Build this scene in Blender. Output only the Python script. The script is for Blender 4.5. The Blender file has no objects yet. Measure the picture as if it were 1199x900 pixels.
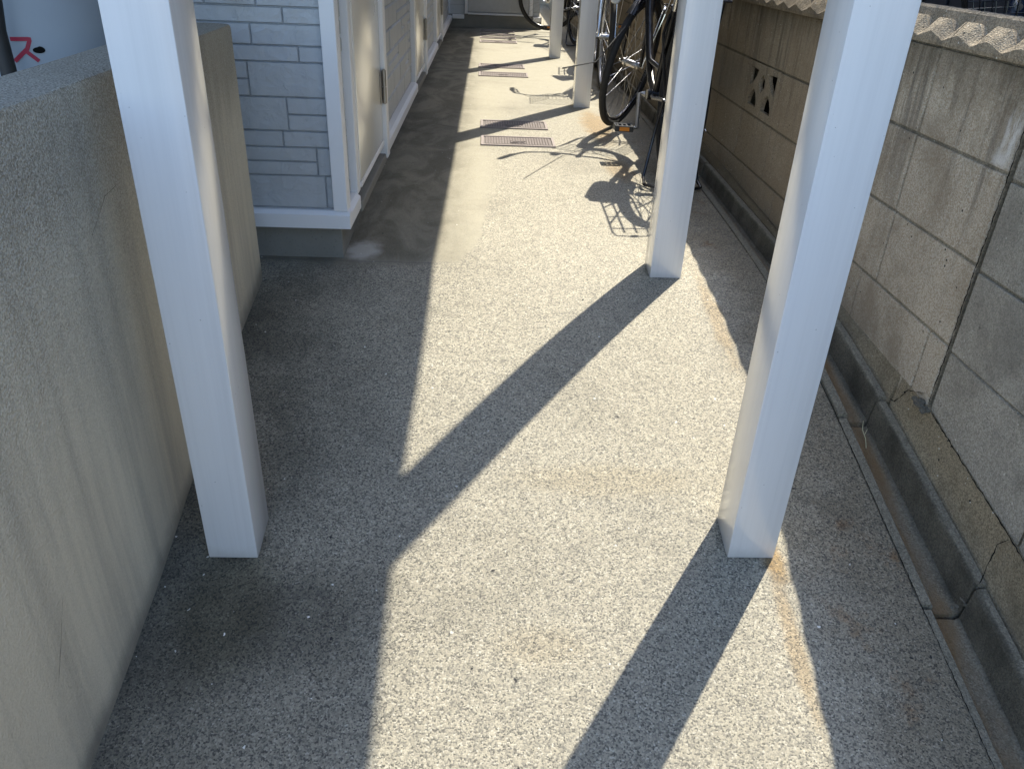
import bpy, bmesh, math, random
from mathutils import Vector, Matrix, noise
R=math.radians
random.seed(7)
sc=bpy.context.scene
col=sc.collection

# ------------------------------------------------------------------ node helpers
class NT:
    def __init__(s,name):
        s.m=bpy.data.materials.new(name); s.m.use_nodes=True
        s.t=s.m.node_tree; s.n=s.t.nodes; s.l=s.t.links
        s.b=s.n['Principled BSDF']
        s.pos=s.n.new('ShaderNodeNewGeometry').outputs['Position']
        s.obj=s.n.new('ShaderNodeTexCoord').outputs['Object']
    def link(s,a,b): s.l.new(a,b)
    def val(s,sock,v):
        if isinstance(v,bpy.types.NodeSocket): s.l.new(v,sock)
        else:
            try: sock.default_value=v
            except Exception: sock.default_value=(v,v,v) if not hasattr(v,'__len__') else v
    def math(s,op,a,b=0.0,c=None,clamp=False):
        n=s.n.new('ShaderNodeMath'); n.operation=op; n.use_clamp=clamp
        s.val(n.inputs[0],a); s.val(n.inputs[1],b)
        if c is not None: s.val(n.inputs[2],c)
        return n.outputs[0]
    def vmath(s,op,a,b=None):
        n=s.n.new('ShaderNodeVectorMath'); n.operation=op
        s.val(n.inputs[0],a)
        if b is not None: s.val(n.inputs[1],b)
        return n.outputs['Value'] if op in('LENGTH','DISTANCE','DOT_PRODUCT') else n.outputs[0]
    def scale(s,v,sx,sy,sz): return s.vmath('MULTIPLY',v,(sx,sy,sz))
    def noise(s,v,scale,detail=4,rough=.55,dist=0,color=False):
        n=s.n.new('ShaderNodeTexNoise'); s.val(n.inputs['Vector'],v)
        n.inputs['Scale'].default_value=scale; n.inputs['Detail'].default_value=detail
        n.inputs['Roughness'].default_value=rough; n.inputs['Distortion'].default_value=dist
        return n.outputs['Color' if color else 'Fac']
    def vor(s,v,scale,out='Distance',feature='F1',rnd=1.0):
        n=s.n.new('ShaderNodeTexVoronoi'); s.val(n.inputs['Vector'],v); n.feature=feature
        n.inputs['Scale'].default_value=scale; n.inputs['Randomness'].default_value=rnd
        return n.outputs[out]
    def ramp(s,f,stops,interp='LINEAR'):
        n=s.n.new('ShaderNodeValToRGB'); n.color_ramp.interpolation=interp
        e=n.color_ramp.elements
        while len(e)<len(stops): e.new(.5)
        for i,(p,c) in enumerate(stops):
            e[i].position=p
            e[i].color=(c,c,c,1) if not hasattr(c,'__len__') else (*c,1)
        s.val(n.inputs[0],f); return n.outputs[0]
    def mapr(s,f,a,b,c=0.,d=1.,smooth=True):
        n=s.n.new('ShaderNodeMapRange'); n.interpolation_type='SMOOTHSTEP' if smooth else 'LINEAR'
        s.val(n.inputs[0],f)
        for i,v in enumerate((a,b,c,d)): n.inputs[i+1].default_value=v
        return n.outputs[0]
    def mix(s,f,a,b,mode='MIX'):
        n=s.n.new('ShaderNodeMix'); n.data_type='RGBA'; n.blend_type=mode
        s.val(n.inputs[0],f)
        for i,v in ((6,a),(7,b)):
            if isinstance(v,bpy.types.NodeSocket): s.l.new(v,n.inputs[i])
            elif hasattr(v,'__len__'): n.inputs[i].default_value=(*v[:3],1)
            else: n.inputs[i].default_value=(v,v,v,1)
        return n.outputs[2]
    def sep(s,v):
        n=s.n.new('ShaderNodeSeparateXYZ'); s.val(n.inputs[0],v); return n.outputs
    def bump(s,h,strength=.5,dist=.002,prev=None):
        n=s.n.new('ShaderNodeBump'); s.val(n.inputs['Height'],h)
        n.inputs['Strength'].default_value=strength; n.inputs['Distance'].default_value=dist
        if prev is not None: s.l.new(prev,n.inputs['Normal'])
        return n.outputs[0]
    def stain(s,c,r,ns=6,amt=.6,lo=.35,hi=1.1):
        """soft irregular blob mask: 1 at the centre c, 0 outside the radii r"""
        d=s.vmath('LENGTH',s.vmath('DIVIDE',s.vmath('SUBTRACT',s.pos,c),r))
        n=s.math('MULTIPLY',s.math('SUBTRACT',s.noise(s.pos,ns,5,.65),.5),amt*2)
        return s.mapr(s.math('ADD',d,n),hi,lo)
    def out(s,color=None,rough=None,normal=None,metal=None,spec=None):
        if color is not None:
            s.val(s.b.inputs['Base Color'],color if isinstance(color,bpy.types.NodeSocket) else (*color[:3],1))
        if rough is not None: s.val(s.b.inputs['Roughness'],rough)
        if normal is not None: s.l.new(normal,s.b.inputs['Normal'])
        if metal is not None: s.b.inputs['Metallic'].default_value=metal
        if spec is not None: s.b.inputs['Specular IOR Level'].default_value=spec
        return s.m
def plain(name,c,rough=.5,metal=0,spec=.5,vary=.12,ns=30,rv=.03):
    t=NT(name)
    f=t.noise(t.obj,ns,4,.6)
    cc=t.mix(f,tuple(x*(1-vary) for x in c),tuple(min(1,x*(1+vary)) for x in c))
    r=t.mapr(f,.3,.7,max(.02,rough-rv),min(1,rough+rv))
    return t.out(cc,r,None,metal,spec)

# ------------------------------------------------------------------ materials
def mat_path():
    t=NT('path_aggregate_concrete'); p=t.pos; xyz=t.sep(p)
    # coarse exposed aggregate: near ramp
    wob=t.vmath('ADD',p,t.vmath('MULTIPLY',t.noise(p,120,2,.5,color=True),(.003,.003,.003)))
    cell=t.sep(t.vor(wob,330,'Color'))[0]; cd=t.vor(wob,330,'Distance')
    stone=t.ramp(cell,[(0,(.045,.045,.045)),(.12,(.13,.13,.13)),(.26,(.29,.285,.265)),(.45,(.46,.44,.385)),(.7,(.60,.57,.49)),(.92,(.72,.69,.60)),(1,(.92,.90,.84))])
    cell2=t.sep(t.vor(p,520,'Color'))[1]
    fine=t.ramp(cell2,[(0,(.22,.215,.20)),(.35,(.42,.405,.355)),(.8,(.56,.54,.47)),(1,(.68,.66,.58))])
    near=t.mix(.25,stone,fine)
    pit=t.mapr(t.noise(p,230,3,.7),.60,.72,0,.6)
    near=t.mix(pit,near,(.06,.06,.055))
    mot=t.noise(p,22,5,.7)
    near=t.mix(t.mapr(mot,.45,.7,0,.22),near,(.24,.235,.215))
    # smoother far concrete
    f1=t.noise(p,3.2,6,.65); f2=t.noise(p,45,4,.6)
    far=t.mix(f1,(.40,.385,.33),(.52,.50,.43))
    far=t.mix(t.math('MULTIPLY',f2,.5),far,(.60,.58,.50))
    sp=t.sep(t.vor(p,300,'Color'))[2]
    far=t.mix(t.mapr(sp,.72,1.,0,.35),far,(.25,.24,.22))
    edge=t.math('ADD',xyz[1],t.math('MULTIPLY',t.math('SUBTRACT',t.noise(p,2.5,3),.5),.25))
    # the strip beside the house was trowelled smooth, the rest keeps its aggregate longer
    sl=t.mapr(t.math('ADD',xyz[0],t.math('MULTIPLY',f1,.1)),-.05,.25,0,1.6)
    m=t.mapr(t.math('SUBTRACT',edge,sl),2.32,2.42)
    m2=t.mapr(t.math('SUBTRACT',edge,t.math('MULTIPLY',sl,1.0)),2.3,4.6)
    m=t.math('MAXIMUM',t.math('MULTIPLY',m,t.mapr(xyz[0],.1,-.05)),m2)
    c=t.mix(m,near,far)
    # the worn ramp shows darker stone than the floated upper path
    tone=t.mapr(t.math('ADD',xyz[1],t.math('MULTIPLY',t.noise(p,2,4),.8)),1.2,3.2)
    c=t.mix(1.,c,t.mix(tone,(.61,.588,.53),(.71,.688,.625)),'MULTIPLY')
    # broad wear and damp patches
    big=t.noise(p,1.6,6,.7)
    c=t.mix(t.mapr(big,.48,.75,0,.38),c,(.20,.195,.175),'MULTIPLY')
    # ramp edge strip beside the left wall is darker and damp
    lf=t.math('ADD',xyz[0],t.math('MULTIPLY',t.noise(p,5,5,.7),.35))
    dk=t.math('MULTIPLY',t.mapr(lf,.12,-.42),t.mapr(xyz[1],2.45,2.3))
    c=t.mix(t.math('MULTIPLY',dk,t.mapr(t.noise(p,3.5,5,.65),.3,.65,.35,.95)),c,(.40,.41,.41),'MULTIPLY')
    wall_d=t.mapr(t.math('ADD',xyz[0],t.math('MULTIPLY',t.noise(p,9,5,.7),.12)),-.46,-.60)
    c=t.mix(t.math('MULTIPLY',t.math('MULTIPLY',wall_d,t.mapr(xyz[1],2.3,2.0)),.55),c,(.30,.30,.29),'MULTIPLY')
    for pc in ((-.50,1.28,-.25),(.58,1.30,-.24),(.58,2.37,-.04)):  # darker rings on the path round the nearer post feet
        c=t.mix(t.math('MULTIPLY',t.stain(pc,(.075,.075,.2),40,.3,.55,1.0),.6),c,(.30,.28,.24),'MULTIPLY')
    # smooth grey patch, brush swirls, and deeper canopy shade painted in along the house
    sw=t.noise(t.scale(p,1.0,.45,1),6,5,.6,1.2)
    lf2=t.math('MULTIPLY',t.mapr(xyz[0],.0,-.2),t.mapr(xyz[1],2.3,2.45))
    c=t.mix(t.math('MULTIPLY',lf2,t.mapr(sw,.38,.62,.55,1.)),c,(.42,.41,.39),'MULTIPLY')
    # mossy damp round the left front post
    c=t.mix(t.math('MULTIPLY',t.stain((-.49,1.12,-.28),(.13,.20,.3),14,.45),.62),c,(.20,.20,.12),'MULTIPLY')
    c=t.mix(t.math('MULTIPLY',t.stain((-.33,1.10,-.28),(.17,.15,.3),11,.5),.5),c,(.35,.35,.33),'MULTIPLY')
    # orange rust beside the right posts
    for cc,rr,a in (((.620,1.05,-.3),(.024,.20,.3),.4),((.61,4.45,0),(.10,.55,.3),.6),((.69,2.1,-.06),(.03,.3,.3),.35),((.60,3.5,0),(.08,.25,.3),.45),((.632,1.24,-.25),(.03,.06,.2),.7)):
        c=t.mix(t.math('MULTIPLY',t.stain(cc,rr,16,.55),a),c,(.78,.52,.22),'MULTIPLY')
    # brown dirt along the gutter
    xr=t.math('ADD',xyz[0],t.math('MULTIPLY',t.math('SUBTRACT',t.noise(p,7,5,.7),.5),.35))
    c=t.mix(t.math('MULTIPLY',t.mapr(xr,.62,.86),.55),c,(.50,.42,.32),'MULTIPLY')
    rs=t.mapr(t.noise(p,9,5,.7),.55,.72)
    c=t.mix(t.math('MULTIPLY',t.math('MULTIPLY',t.mapr(xyz[0],.66,.78),rs),.7),c,(.72,.42,.22),'MULTIPLY')
    # thin ochre trace across the ramp
    c=t.mix(t.math('MULTIPLY',t.stain((.12,1.05,-.3),(.10,.06,.3),14,.5),.18),c,(.85,.68,.42),'MULTIPLY')
    c=t.mix(t.math('MULTIPLY',t.stain((.30,1.45,-.2),(.25,.06,.3),14,.5),.25),c,(.85,.72,.5),'MULTIPLY')
    # pale chips and black grit
    v=t.vor(t.vmath('ADD',p,t.vmath('MULTIPLY',t.noise(p,90,2,color=True),(.012,.012,.012))),26,'Distance'); vc=t.sep(t.vor(p,26,'Color'))
    c=t.mix(t.math('MULTIPLY',t.mapr(v,.075,.05),t.math('GREATER_THAN',vc[0],.62)),c,t.mix(vc[1],(.45,.44,.40),(.85,.84,.80)))
    c=t.mix(t.math('MULTIPLY',t.mapr(v,.10,.07),t.math('LESS_THAN',vc[0],.10)),c,(.03,.03,.03))
    c=t.mix(t.math('MULTIPLY',t.stain((-.40,2.47,-.03),(.07,.10,.3),22,.5),.55),c,(.62,.61,.57))
    jl=t.math('ABSOLUTE',t.math('SUBTRACT',t.math('ADD',xyz[1],t.math('MULTIPLY',t.noise(p,12,3),.03)),2.40))
    c=t.mix(t.math('MULTIPLY',t.math('MULTIPLY',t.mapr(jl,.006,.002),t.mapr(xyz[0],-.1,-.2)),.5),c,(.12,.12,.11))
    # bump
    h1=t.math('SUBTRACT',1,cd)
    hn=t.math('ADD',t.math('MULTIPLY',h1,t.mapr(m,0,1,1,.15)),t.math('MULTIPLY',t.noise(p,420,2),.5))
    nb=t.bump(hn,.42,.0018)
    nb=t.bump(t.noise(p,9,4),.25,.02,nb)
    return t.out(c,t.mapr(cell,0,1,.65,.95),nb,0,.35)
def mat_block(name,a,b,streak=.5,pit=True,eff=False,dark=(.10,.095,.085),contrast=.45,holes=1.):
    t=NT(name); p=t.pos; xyz=t.sep(p)
    n=t.noise(p,5,6,.65); c=t.mix(n,a,b)
    g=t.sep(t.vor(p,330,'Color'))[0]
    c=t.mix(contrast,c,t.mix(g,tuple(x*.45 for x in a),tuple(min(.8,x*1.75) for x in b)))
    # rain streaks running down from the cap
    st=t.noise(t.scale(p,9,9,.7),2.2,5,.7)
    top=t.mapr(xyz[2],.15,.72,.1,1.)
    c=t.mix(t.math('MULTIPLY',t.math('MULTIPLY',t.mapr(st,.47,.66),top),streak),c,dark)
    stain_shade=t.mapr(t.math('ADD',xyz[1],t.math('MULTIPLY',t.noise(p,1.5,5,.7),1.4)),2.6,3.9,0,.72)  # darker farther along the wall: dimmer light painted in with the brown stains
    c=t.mix(stain_shade,c,t.mix(1.,c,(.36,.33,.27),'MULTIPLY'))
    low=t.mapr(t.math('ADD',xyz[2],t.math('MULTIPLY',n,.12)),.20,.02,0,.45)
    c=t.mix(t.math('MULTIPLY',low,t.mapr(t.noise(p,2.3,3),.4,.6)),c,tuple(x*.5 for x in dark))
    v=t.vor(p,60,'Distance'); vc=t.sep(t.vor(p,60,'Color'))
    c=t.mix(t.math('MULTIPLY',t.mapr(v,.16,.09),t.math('GREATER_THAN',vc[1],.86)),c,(.72,.70,.62))
    c=t.mix(t.math('MULTIPLY',t.math('MULTIPLY',t.mapr(v,.22,.12),t.math('LESS_THAN',vc[1],.05)),holes),c,(.03,.03,.028))
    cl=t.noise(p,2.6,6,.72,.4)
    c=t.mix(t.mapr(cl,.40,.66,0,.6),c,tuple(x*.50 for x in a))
    if eff:
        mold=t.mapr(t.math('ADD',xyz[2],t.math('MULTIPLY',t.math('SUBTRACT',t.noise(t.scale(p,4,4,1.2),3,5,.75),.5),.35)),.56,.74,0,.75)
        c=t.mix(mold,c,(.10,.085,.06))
    pv=t.mapr(t.noise(p,210,3,.7),.60,.70,0,.6)
    c=t.mix(pv,c,tuple(x*.30 for x in a))
    if eff:
        s1=t.math('MULTIPLY',t.stain((1.03,1.555,.57),(.1,.045,.085),26,.5,.2,.9),t.mapr(t.noise(t.scale(p,1,1,.16),75,4,.7),.42,.58,.15,1.))
        s2=t.math('MULTIPLY',t.stain((1.03,1.565,.525),(.1,.05,.028),40,.6,.2,.9),.8)
        c=t.mix(t.math('MULTIPLY',t.math('MAXIMUM',s1,s2),.85),c,(.74,.73,.70))
    h=t.math('ADD',t.vor(p,300,'Distance'),t.noise(p,140,4,.7))
    nb=t.bump(h,.8,.0022)
    return t.out(c,.93,nb,0,.2)
def mat_render_wall():
    t=NT('left_wall_mortar'); p=t.pos; xyz=t.sep(p)
    st=t.noise(t.scale(p,6,6,.35),2.0,5,.65)
    base=t.mix(t.noise(p,3,5,.6),(.60,.53,.40),(.75,.675,.52))
    c=t.mix(t.mapr(st,.42,.68,0,.55),base,(.33,.30,.24))
    topb=t.mapr(t.math('ADD',xyz[2],t.math('MULTIPLY',t.noise(t.scale(p,3,3,1),3,4),.25)),.52,.72)
    c=t.mix(t.math('MULTIPLY',topb,.65),c,(.22,.185,.13))
    g=t.sep(t.vor(p,430,'Color'))[0]
    co=t.mapr(t.math('ADD',xyz[2],t.math('MULTIPLY',t.noise(p,4,3),.3)),.15,.6,.18,.75)
    co=t.math('MULTIPLY',co,t.mapr(xyz[1],2.0,1.0,.45,1))
    c=t.mix(t.math('MULTIPLY',co,.6),c,t.mix(g,(.13,.13,.115),(.72,.70,.62)))
    up=t.mapr(xyz[2],.648,.657)
    c=t.mix(up,c,t.mix(g,(.20,.18,.145),(.42,.385,.31)))
    # dark damp foot
    gz=t.math('ADD',xyz[2],t.math('MULTIPLY',t.math('SUBTRACT',1.4,xyz[1]),.22))
    ft=t.mapr(t.math('ADD',gz,t.math('MULTIPLY',t.noise(p,12,4),.05)),-.13,-.20,0,.65)
    c=t.mix(ft,c,(.10,.10,.09))
    h=t.math('MULTIPLY',t.math('ADD',t.vor(p,230,'Distance'),t.noise(p,90,4)),t.math('ADD',co,.15))
    nb=t.bump(h,.8,.004); nb=t.bump(t.noise(p,18,4),.3,.006,nb)
    return t.out(c,.92,nb,0,.2)
def mat_gutter():
    t=NT('gutter_concrete'); p=t.pos; xyz=t.sep(p)
    c=t.mix(t.noise(p,8,6,.75),(.10,.097,.088),(.38,.36,.31))
    g=t.sep(t.vor(p,320,'Color'))[0]
    c=t.mix(.4,c,t.mix(g,(.08,.08,.075),(.48,.46,.40)))
    xs=t.math('SUBTRACT',xyz[0],t.mapr(xyz[1],1.2,2.6,.024,0,False))
    wv=t.math('MULTIPLY',t.math('SUBTRACT',t.noise(p,18,4),.5),.01)
    xs=t.math('ADD',xs,wv)
    # brown silt lying on the channel bed, darker colour on the face
    bed=t.math('MULTIPLY',t.mapr(xyz[0],.931,.937),t.mapr(xs,.974,.945))
    c=t.mix(t.math('MULTIPLY',bed,t.mapr(t.noise(t.scale(p,1,.3,1),14,4),.35,.65,.25,.85)),c,(.25,.165,.09))
    dk=t.math('MULTIPLY',t.mapr(xs,.955,.972),t.mapr(xs,.986,.979))
    c=t.mix(t.math('MULTIPLY',dk,t.mapr(t.noise(p,7,5),.3,.7,.45,.85)),c,(.035,.035,.032))
    c=t.mix(1.,c,(.92,.87,.76),'MULTIPLY')
    nb=t.bump(t.math('ADD',t.vor(p,280,'Distance'),t.noise(p,110,4)),.8,.0025)
    return t.out(c,.93,nb,0,.2)
def mat_foundation():
    t=NT('foundation_mortar'); p=t.pos
    c=t.mix(t.noise(p,7,6,.65),(.19,.185,.16),(.31,.30,.265))
    c=t.mix(t.mapr(t.noise(p,160,2),.62,.7,0,.5),c,(.08,.08,.075))
    return t.out(c,.92,t.bump(t.noise(p,120,4),.5,.002),0,.2)
def mat_siding(name,a,b):
    t=NT(name); p=t.pos
    c=t.mix(t.noise(p,4,4),a,b)
    st=t.noise(t.scale(p,5,5,.4),3,4)
    c=t.mix(t.mapr(st,.5,.7,0,.25),c,tuple(x*.65 for x in a))
    h=t.math('ADD',t.math('ADD',t.noise(p,22,5,.6,.8),t.math('MULTIPLY',t.mapr(t.noise(t.scale(p,1,1,.6),9,6,.75,2.2),.58,.63),.13)),t.math('MULTIPLY',t.vor(t.scale(p,1,1,1.6),26,'Distance'),.35))
    nb=t.bump(h,.8,.007)
    return t.out(c,.5,nb,0,.4)
def coat(m,w=1,r=.08,ior=1.5):
    b=m.node_tree.nodes['Principled BSDF']; b.inputs['Coat Weight'].default_value=w; b.inputs['Coat Roughness'].default_value=r; b.inputs['Coat IOR'].default_value=ior; return m
def mat_white_post():
    t=NT('white_painted_steel'); p=t.obj; xyz=t.sep(p)
    st=t.noise(t.scale(p,14,14,.25),3,5,.65)
    c=t.mix(t.mapr(st,.35,.75),(.84,.84,.84),(.77,.77,.77))
    sp=t.vor(p,38,'Distance')
    c=t.mix(t.math('MULTIPLY',t.mapr(sp,.045,.03),.7),c,(.25,.25,.24))
    lo=t.mapr(t.math('ADD',xyz[2],t.math('MULTIPLY',t.noise(p,25,4),.05)),.06,.015,0,.35)
    c=t.mix(lo,c,(.42,.40,.34))
    nb=t.bump(t.noise(t.scale(p,1,1,.4),26,3),.08,.003)
    nb=t.bump(t.noise(p,260,2),.05,.001,nb)
    return t.out(c,t.mapr(st,.3,.7,.12,.24),nb,0,.5)
def mat_cover():
    t=NT('meter_cover_iron'); p=t.obj; xyz=t.sep(p)
    c=t.mix(t.noise(p,30,5),(.26,.225,.21),(.36,.315,.295))
    return t.out(c,.8,t.bump(t.noise(p,300,3),.4,.001),0,.3)

M={}
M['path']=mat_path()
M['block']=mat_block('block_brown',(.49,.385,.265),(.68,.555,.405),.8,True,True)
M['greyblock']=mat_block('block_grey',(.31,.285,.235),(.46,.425,.355),.10,dark=(.15,.15,.14),contrast=.34,holes=.6)
M['mortar']=mat_block('joint_mortar',(.25,.215,.155),(.35,.31,.235),.6)
M['footing']=mat_block('footing_brown',(.25,.205,.135),(.35,.295,.20),.1)
M['cap']=mat_block('cap_brown',(.26,.215,.155),(.37,.315,.235),.5)
M['leftwall']=mat_render_wall()
M['gutter']=mat_gutter()
M['foundation']=mat_foundation()
M['siding']=mat_siding('siding_blue_grey',(.42,.44,.455),(.49,.51,.52))
M['sidinggap']=plain('siding_groove',(.35,.365,.38),.8)
M['post']=coat(mat_white_post(),1,.2,1.6)
M['trim']=plain('trim_white',(.80,.80,.80),.55,vary=.03,ns=6)
M['door']=coat(plain('door_cream',(.80,.78,.72),.3,vary=.02,ns=3),1,.2,1.6)
M['doorgrey']=plain('door_grey',(.45,.45,.44),.4)
M['cover']=mat_cover()
M['coverdark']=plain('cover_groove',(.17,.15,.14),.9)
M['steel']=plain('hinge_steel',(.42,.40,.37),.35,.9)
M['twig']=plain('dry_twig',(.55,.50,.30),.8)
M['chrome']=plain('chrome',(.75,.75,.74),.16,1,vary=.05)
M['spoke']=plain('spoke_steel',(.32,.32,.32),.3,1,vary=.1)
M['alu']=plain('brushed_aluminium',(.6,.6,.6),.3,1,vary=.05)
M['rubber']=plain('tyre_rubber',(.022,.022,.022),.75)
M['black']=plain('black_gloss_paint',(.014,.014,.016),.22)
M['silverpaint']=plain('silver_paint',(.55,.56,.57),.28,.5)
M['bluepaint']=plain('dark_blue_paint',(.02,.03,.06),.25)
M['plastic']=plain('black_plastic',(.03,.03,.03),.5)
M['orange']=plain('orange_reflector',(.75,.26,.03),.3)
M['red']=plain('red_reflector',(.6,.02,.02),.3)
M['clear']=plain('lamp_lens',(.62,.66,.68),.12,spec=.8)
M['roofwhite']=plain('canopy_white',(.62,.62,.60),.6)
M['cyl']=plain('gas_cylinder_grey',(.38,.42,.46),.42,ns=4)
M['redpaint']=plain('red_lettering',(.42,.025,.06),.5)
M['street']=plain('street_asphalt',(.07,.07,.07),.9,ns=60)
M['soil']=plain('yard_soil',(.10,.09,.075),.95,ns=20)
M['darkwall']=plain('neighbour_dark_cladding',(.018,.02,.028),.7)
M['beige']=plain('far_wall_beige',(.42,.39,.32),.9,ns=12)
M['crack']=plain('crack_shadow_dirt',(.012,.012,.011),1,spec=.05)
M['rubble']=plain('broken_mortar',(.13,.12,.095),.97,vary=.5,ns=160)
M['crackthin']=plain('hairline_crack',(.11,.105,.09),1,spec=.05)

# ------------------------------------------------------------------ mesh helpers
class MB:
    def __init__(s): s.bm=bmesh.new()
    def box(s,x0,x1,y0,y1,z0,z1,bev=0,seg=1):
        bm=s.bm
        vs=[bm.verts.new((x,y,z)) for z in (z0,z1) for y in (y0,y1) for x in (x0,x1)]
        F=[(0,2,3,1),(4,5,7,6),(0,1,5,4),(2,6,7,3),(0,4,6,2),(1,3,7,5)]
        fs=[bm.faces.new([vs[i] for i in f]) for f in F]
        if bev:
            es=list({e for f in fs for e in f.edges})
            bmesh.ops.bevel(bm,geom=es,offset=bev,segments=seg,affect='EDGES',profile=.6)
        return s
    def tube(s,pts,r,n=8,cap=True,closed=False):
        bm=s.bm; pts=[Vector(p) for p in pts]; N=len(pts)
        rs=r if hasattr(r,'__len__') else [r]*N
        rings=[]; prev=None
        for i,p in enumerate(pts):
            if closed: d=pts[(i+1)%N]-pts[i-1]
            else: d=pts[min(i+1,N-1)]-pts[max(i-1,0)]
            if d.length<1e-9: d=Vector((0,0,1))
            d.normalize()
            if prev is None:
                u=d.orthogonal().normalized()
            else:
                u=prev-d*prev.dot(d)
                u=u.normalized() if u.length>1e-6 else d.orthogonal().normalized()
            prev=u; w=d.cross(u)
            rings.append([bm.verts.new(p+(u*math.cos(2*math.pi*k/n)+w*math.sin(2*math.pi*k/n))*rs[i]) for k in range(n)])
        M_=N if closed else N-1
        for i in range(M_):
            a,b=rings[i],rings[(i+1)%N]
            for k in range(n):
                try: bm.faces.new((a[k],a[(k+1)%n],b[(k+1)%n],b[k]))
                except ValueError: pass
        if cap and not closed:
            bm.faces.new(rings[0][::-1]); bm.faces.new(rings[-1])
        return s
    def torus(s,c,R_,r,n=48,m=8,axis='y',flat=1.0):
        bm=s.bm; c=Vector(c); rings=[]
        for i in range(n):
            a=2*math.pi*i/n; ring=[]
            for k in range(m):
                b=2*math.pi*k/m; rr=R_+r*math.cos(b)*flat
                ring.append(bm.verts.new(c+Vector((rr*math.cos(a),r*math.sin(b),rr*math.sin(a)))))
            rings.append(ring)
        for i in range(n):
            for k in range(m):
                bm.faces.new((rings[i][k],rings[(i+1)%n][k],rings[(i+1)%n][(k+1)%m],rings[i][(k+1)%m]))
        return s
    def disc(s,c,r,y0,y1,n=20): # cylinder along y
        return s.tube([(c[0],y0,c[2]),(c[0],y1,c[2])],r,n)
    def grid(s,rows):
        bm=s.bm; vs=[[bm.verts.new(p) for p in r] for r in rows]
        for i in range(len(vs)-1):
            for j in range(len(vs[0])-1):
                bm.faces.new((vs[i][j],vs[i][j+1],vs[i+1][j+1],vs[i+1][j]))
        return s
    def poly(s,pts): s.bm.faces.new([s.bm.verts.new(p) for p in pts]); return s
    def xform(s,m): bmesh.ops.transform(s.bm,matrix=m,verts=s.bm.verts); return s
    def build(s,name,mat,parent=None,smooth=False,loc=None,recalc=True):
        if recalc: bmesh.ops.recalc_face_normals(s.bm,faces=s.bm.faces)
        me=bpy.data.meshes.new(name); s.bm.to_mesh(me); s.bm.free()
        me.materials.append(M[mat] if isinstance(mat,str) else mat)
        if smooth:
            me.shade_smooth()
            try: me.set_sharp_from_angle(angle=R(40))
            except Exception: pass
        o=bpy.data.objects.new(name,me); col.objects.link(o)
        if parent: o.parent=parent
        if loc: o.location=loc
        return o
def thing(name,label,cat,loc=(0,0,0),rz=0,group=None):
    o=bpy.data.objects.new(name,None); col.objects.link(o); o.empty_display_size=.1
    o.location=loc; o.rotation_euler=(0,0,rz); o['label']=label; o['category']=cat
    if group: o['group']=group
    return o
def tag(o,label=None,cat=None,group=None,kind=None):
    if label:o['label']=label
    if cat:o['category']=cat
    if group:o['group']=group
    if kind:o['kind']=kind
    return o

# ------------------------------------------------------------------ ground
PZ=[(-3,-.62),(-.6,-.61),(0,-.53),(.4,-.45),(.83,-.35),(1.25,-.25),(1.68,-.145),(2.0,-.083),(2.35,-.04),(2.8,-.018),(3.4,0),(40,0)]
def gz(y):
    # smooth interpolation of the ramp profile
    def lin(y):
        for (a,za),(b,zb) in zip(PZ,PZ[1:]):
            if y<=b: return za+(zb-za)*(y-a)/(b-a)
        return 0
    return (lin(y-.12)+lin(y-.06)+lin(y)+lin(y+.06)+lin(y+.12))/5
def ysteps(a,b,s):
    n=max(1,int(round((b-a)/s))); return [a+(b-a)*i/n for i in range(n+1)]
XL=-.82; XG=.905
rows=[]
for y in ysteps(-1.2,4,.05)+ysteps(4,16,.5)[1:]:
    rows.append([(x,y,gz(y)) for x in (XL,-.4,0,.4,XG)])
o=MB().grid(rows).build('path','path',smooth=True); tag(o,kind='structure')
# pour joint / brush line at the house corner: shallow groove
o=MB().grid([[(-3000,-3000,-.66),(3000,-3000,-.66)],[(-3000,3000,-.66),(3000,3000,-.66)]]).build('ground','street'); tag(o,kind='structure')
o=MB().grid([[(-40,y,-.635) for y in (-12,-.9)],[(40,y,-.635) for y in (-12,-.9)]]).build('road','street'); tag(o,kind='structure')
# neighbouring yards, right and left
o=MB().grid([[(1.17,-1,-.02),(30,-1,-.02)],[(1.17,40,-.02),(30,40,-.02)]]).build('yard','soil'); tag(o,kind='structure')
o=MB().grid([[(-20,-1,-.05),(-.8,-1,-.05)],[(-20,2.5,-.05),(-.8,2.5,-.05)]]).build('side_yard','soil'); tag(o,kind='structure')

# ------------------------------------------------------------------ left low wall
lw=thing('low_wall','low rendered concrete wall with rough sandy top on the left','wall',(-.7,1.2,-.3))
def lx(y): return -.632 if y<1.2 else -.632-(y-1.2)*.036
b=MB(); rows=[]
for y in ysteps(-.6,2.24,.04):
    zt=.655
    dx=noise.noise(Vector((y*3,0,5)))*.002
    x=lx(y)+dx; g=gz(y)-.06
    rr=[(x+.0,y,g),(x,y,g+(zt-g)*.25),(x,y,g+(zt-g)*.5),(x,y,g+(zt-g)*.75),(x,y,zt-.008),(x-.003,y,zt-.002),(x-.009,y,zt),(x-.06,y,zt+.001+noise.noise(Vector((y*8,1,5)))*.001),(x-.125,y,zt),(x-.131,y,zt-.006),(x-.131,y,-.3),(x-.131,y,g)]
    rows.append(rr)
b.grid(rows)
for r_ in (rows[0],rows[-1]): b.poly(r_)
b.build('wall_body','leftwall',lw,smooth=True)
lw.location=(0,0,0)
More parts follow.
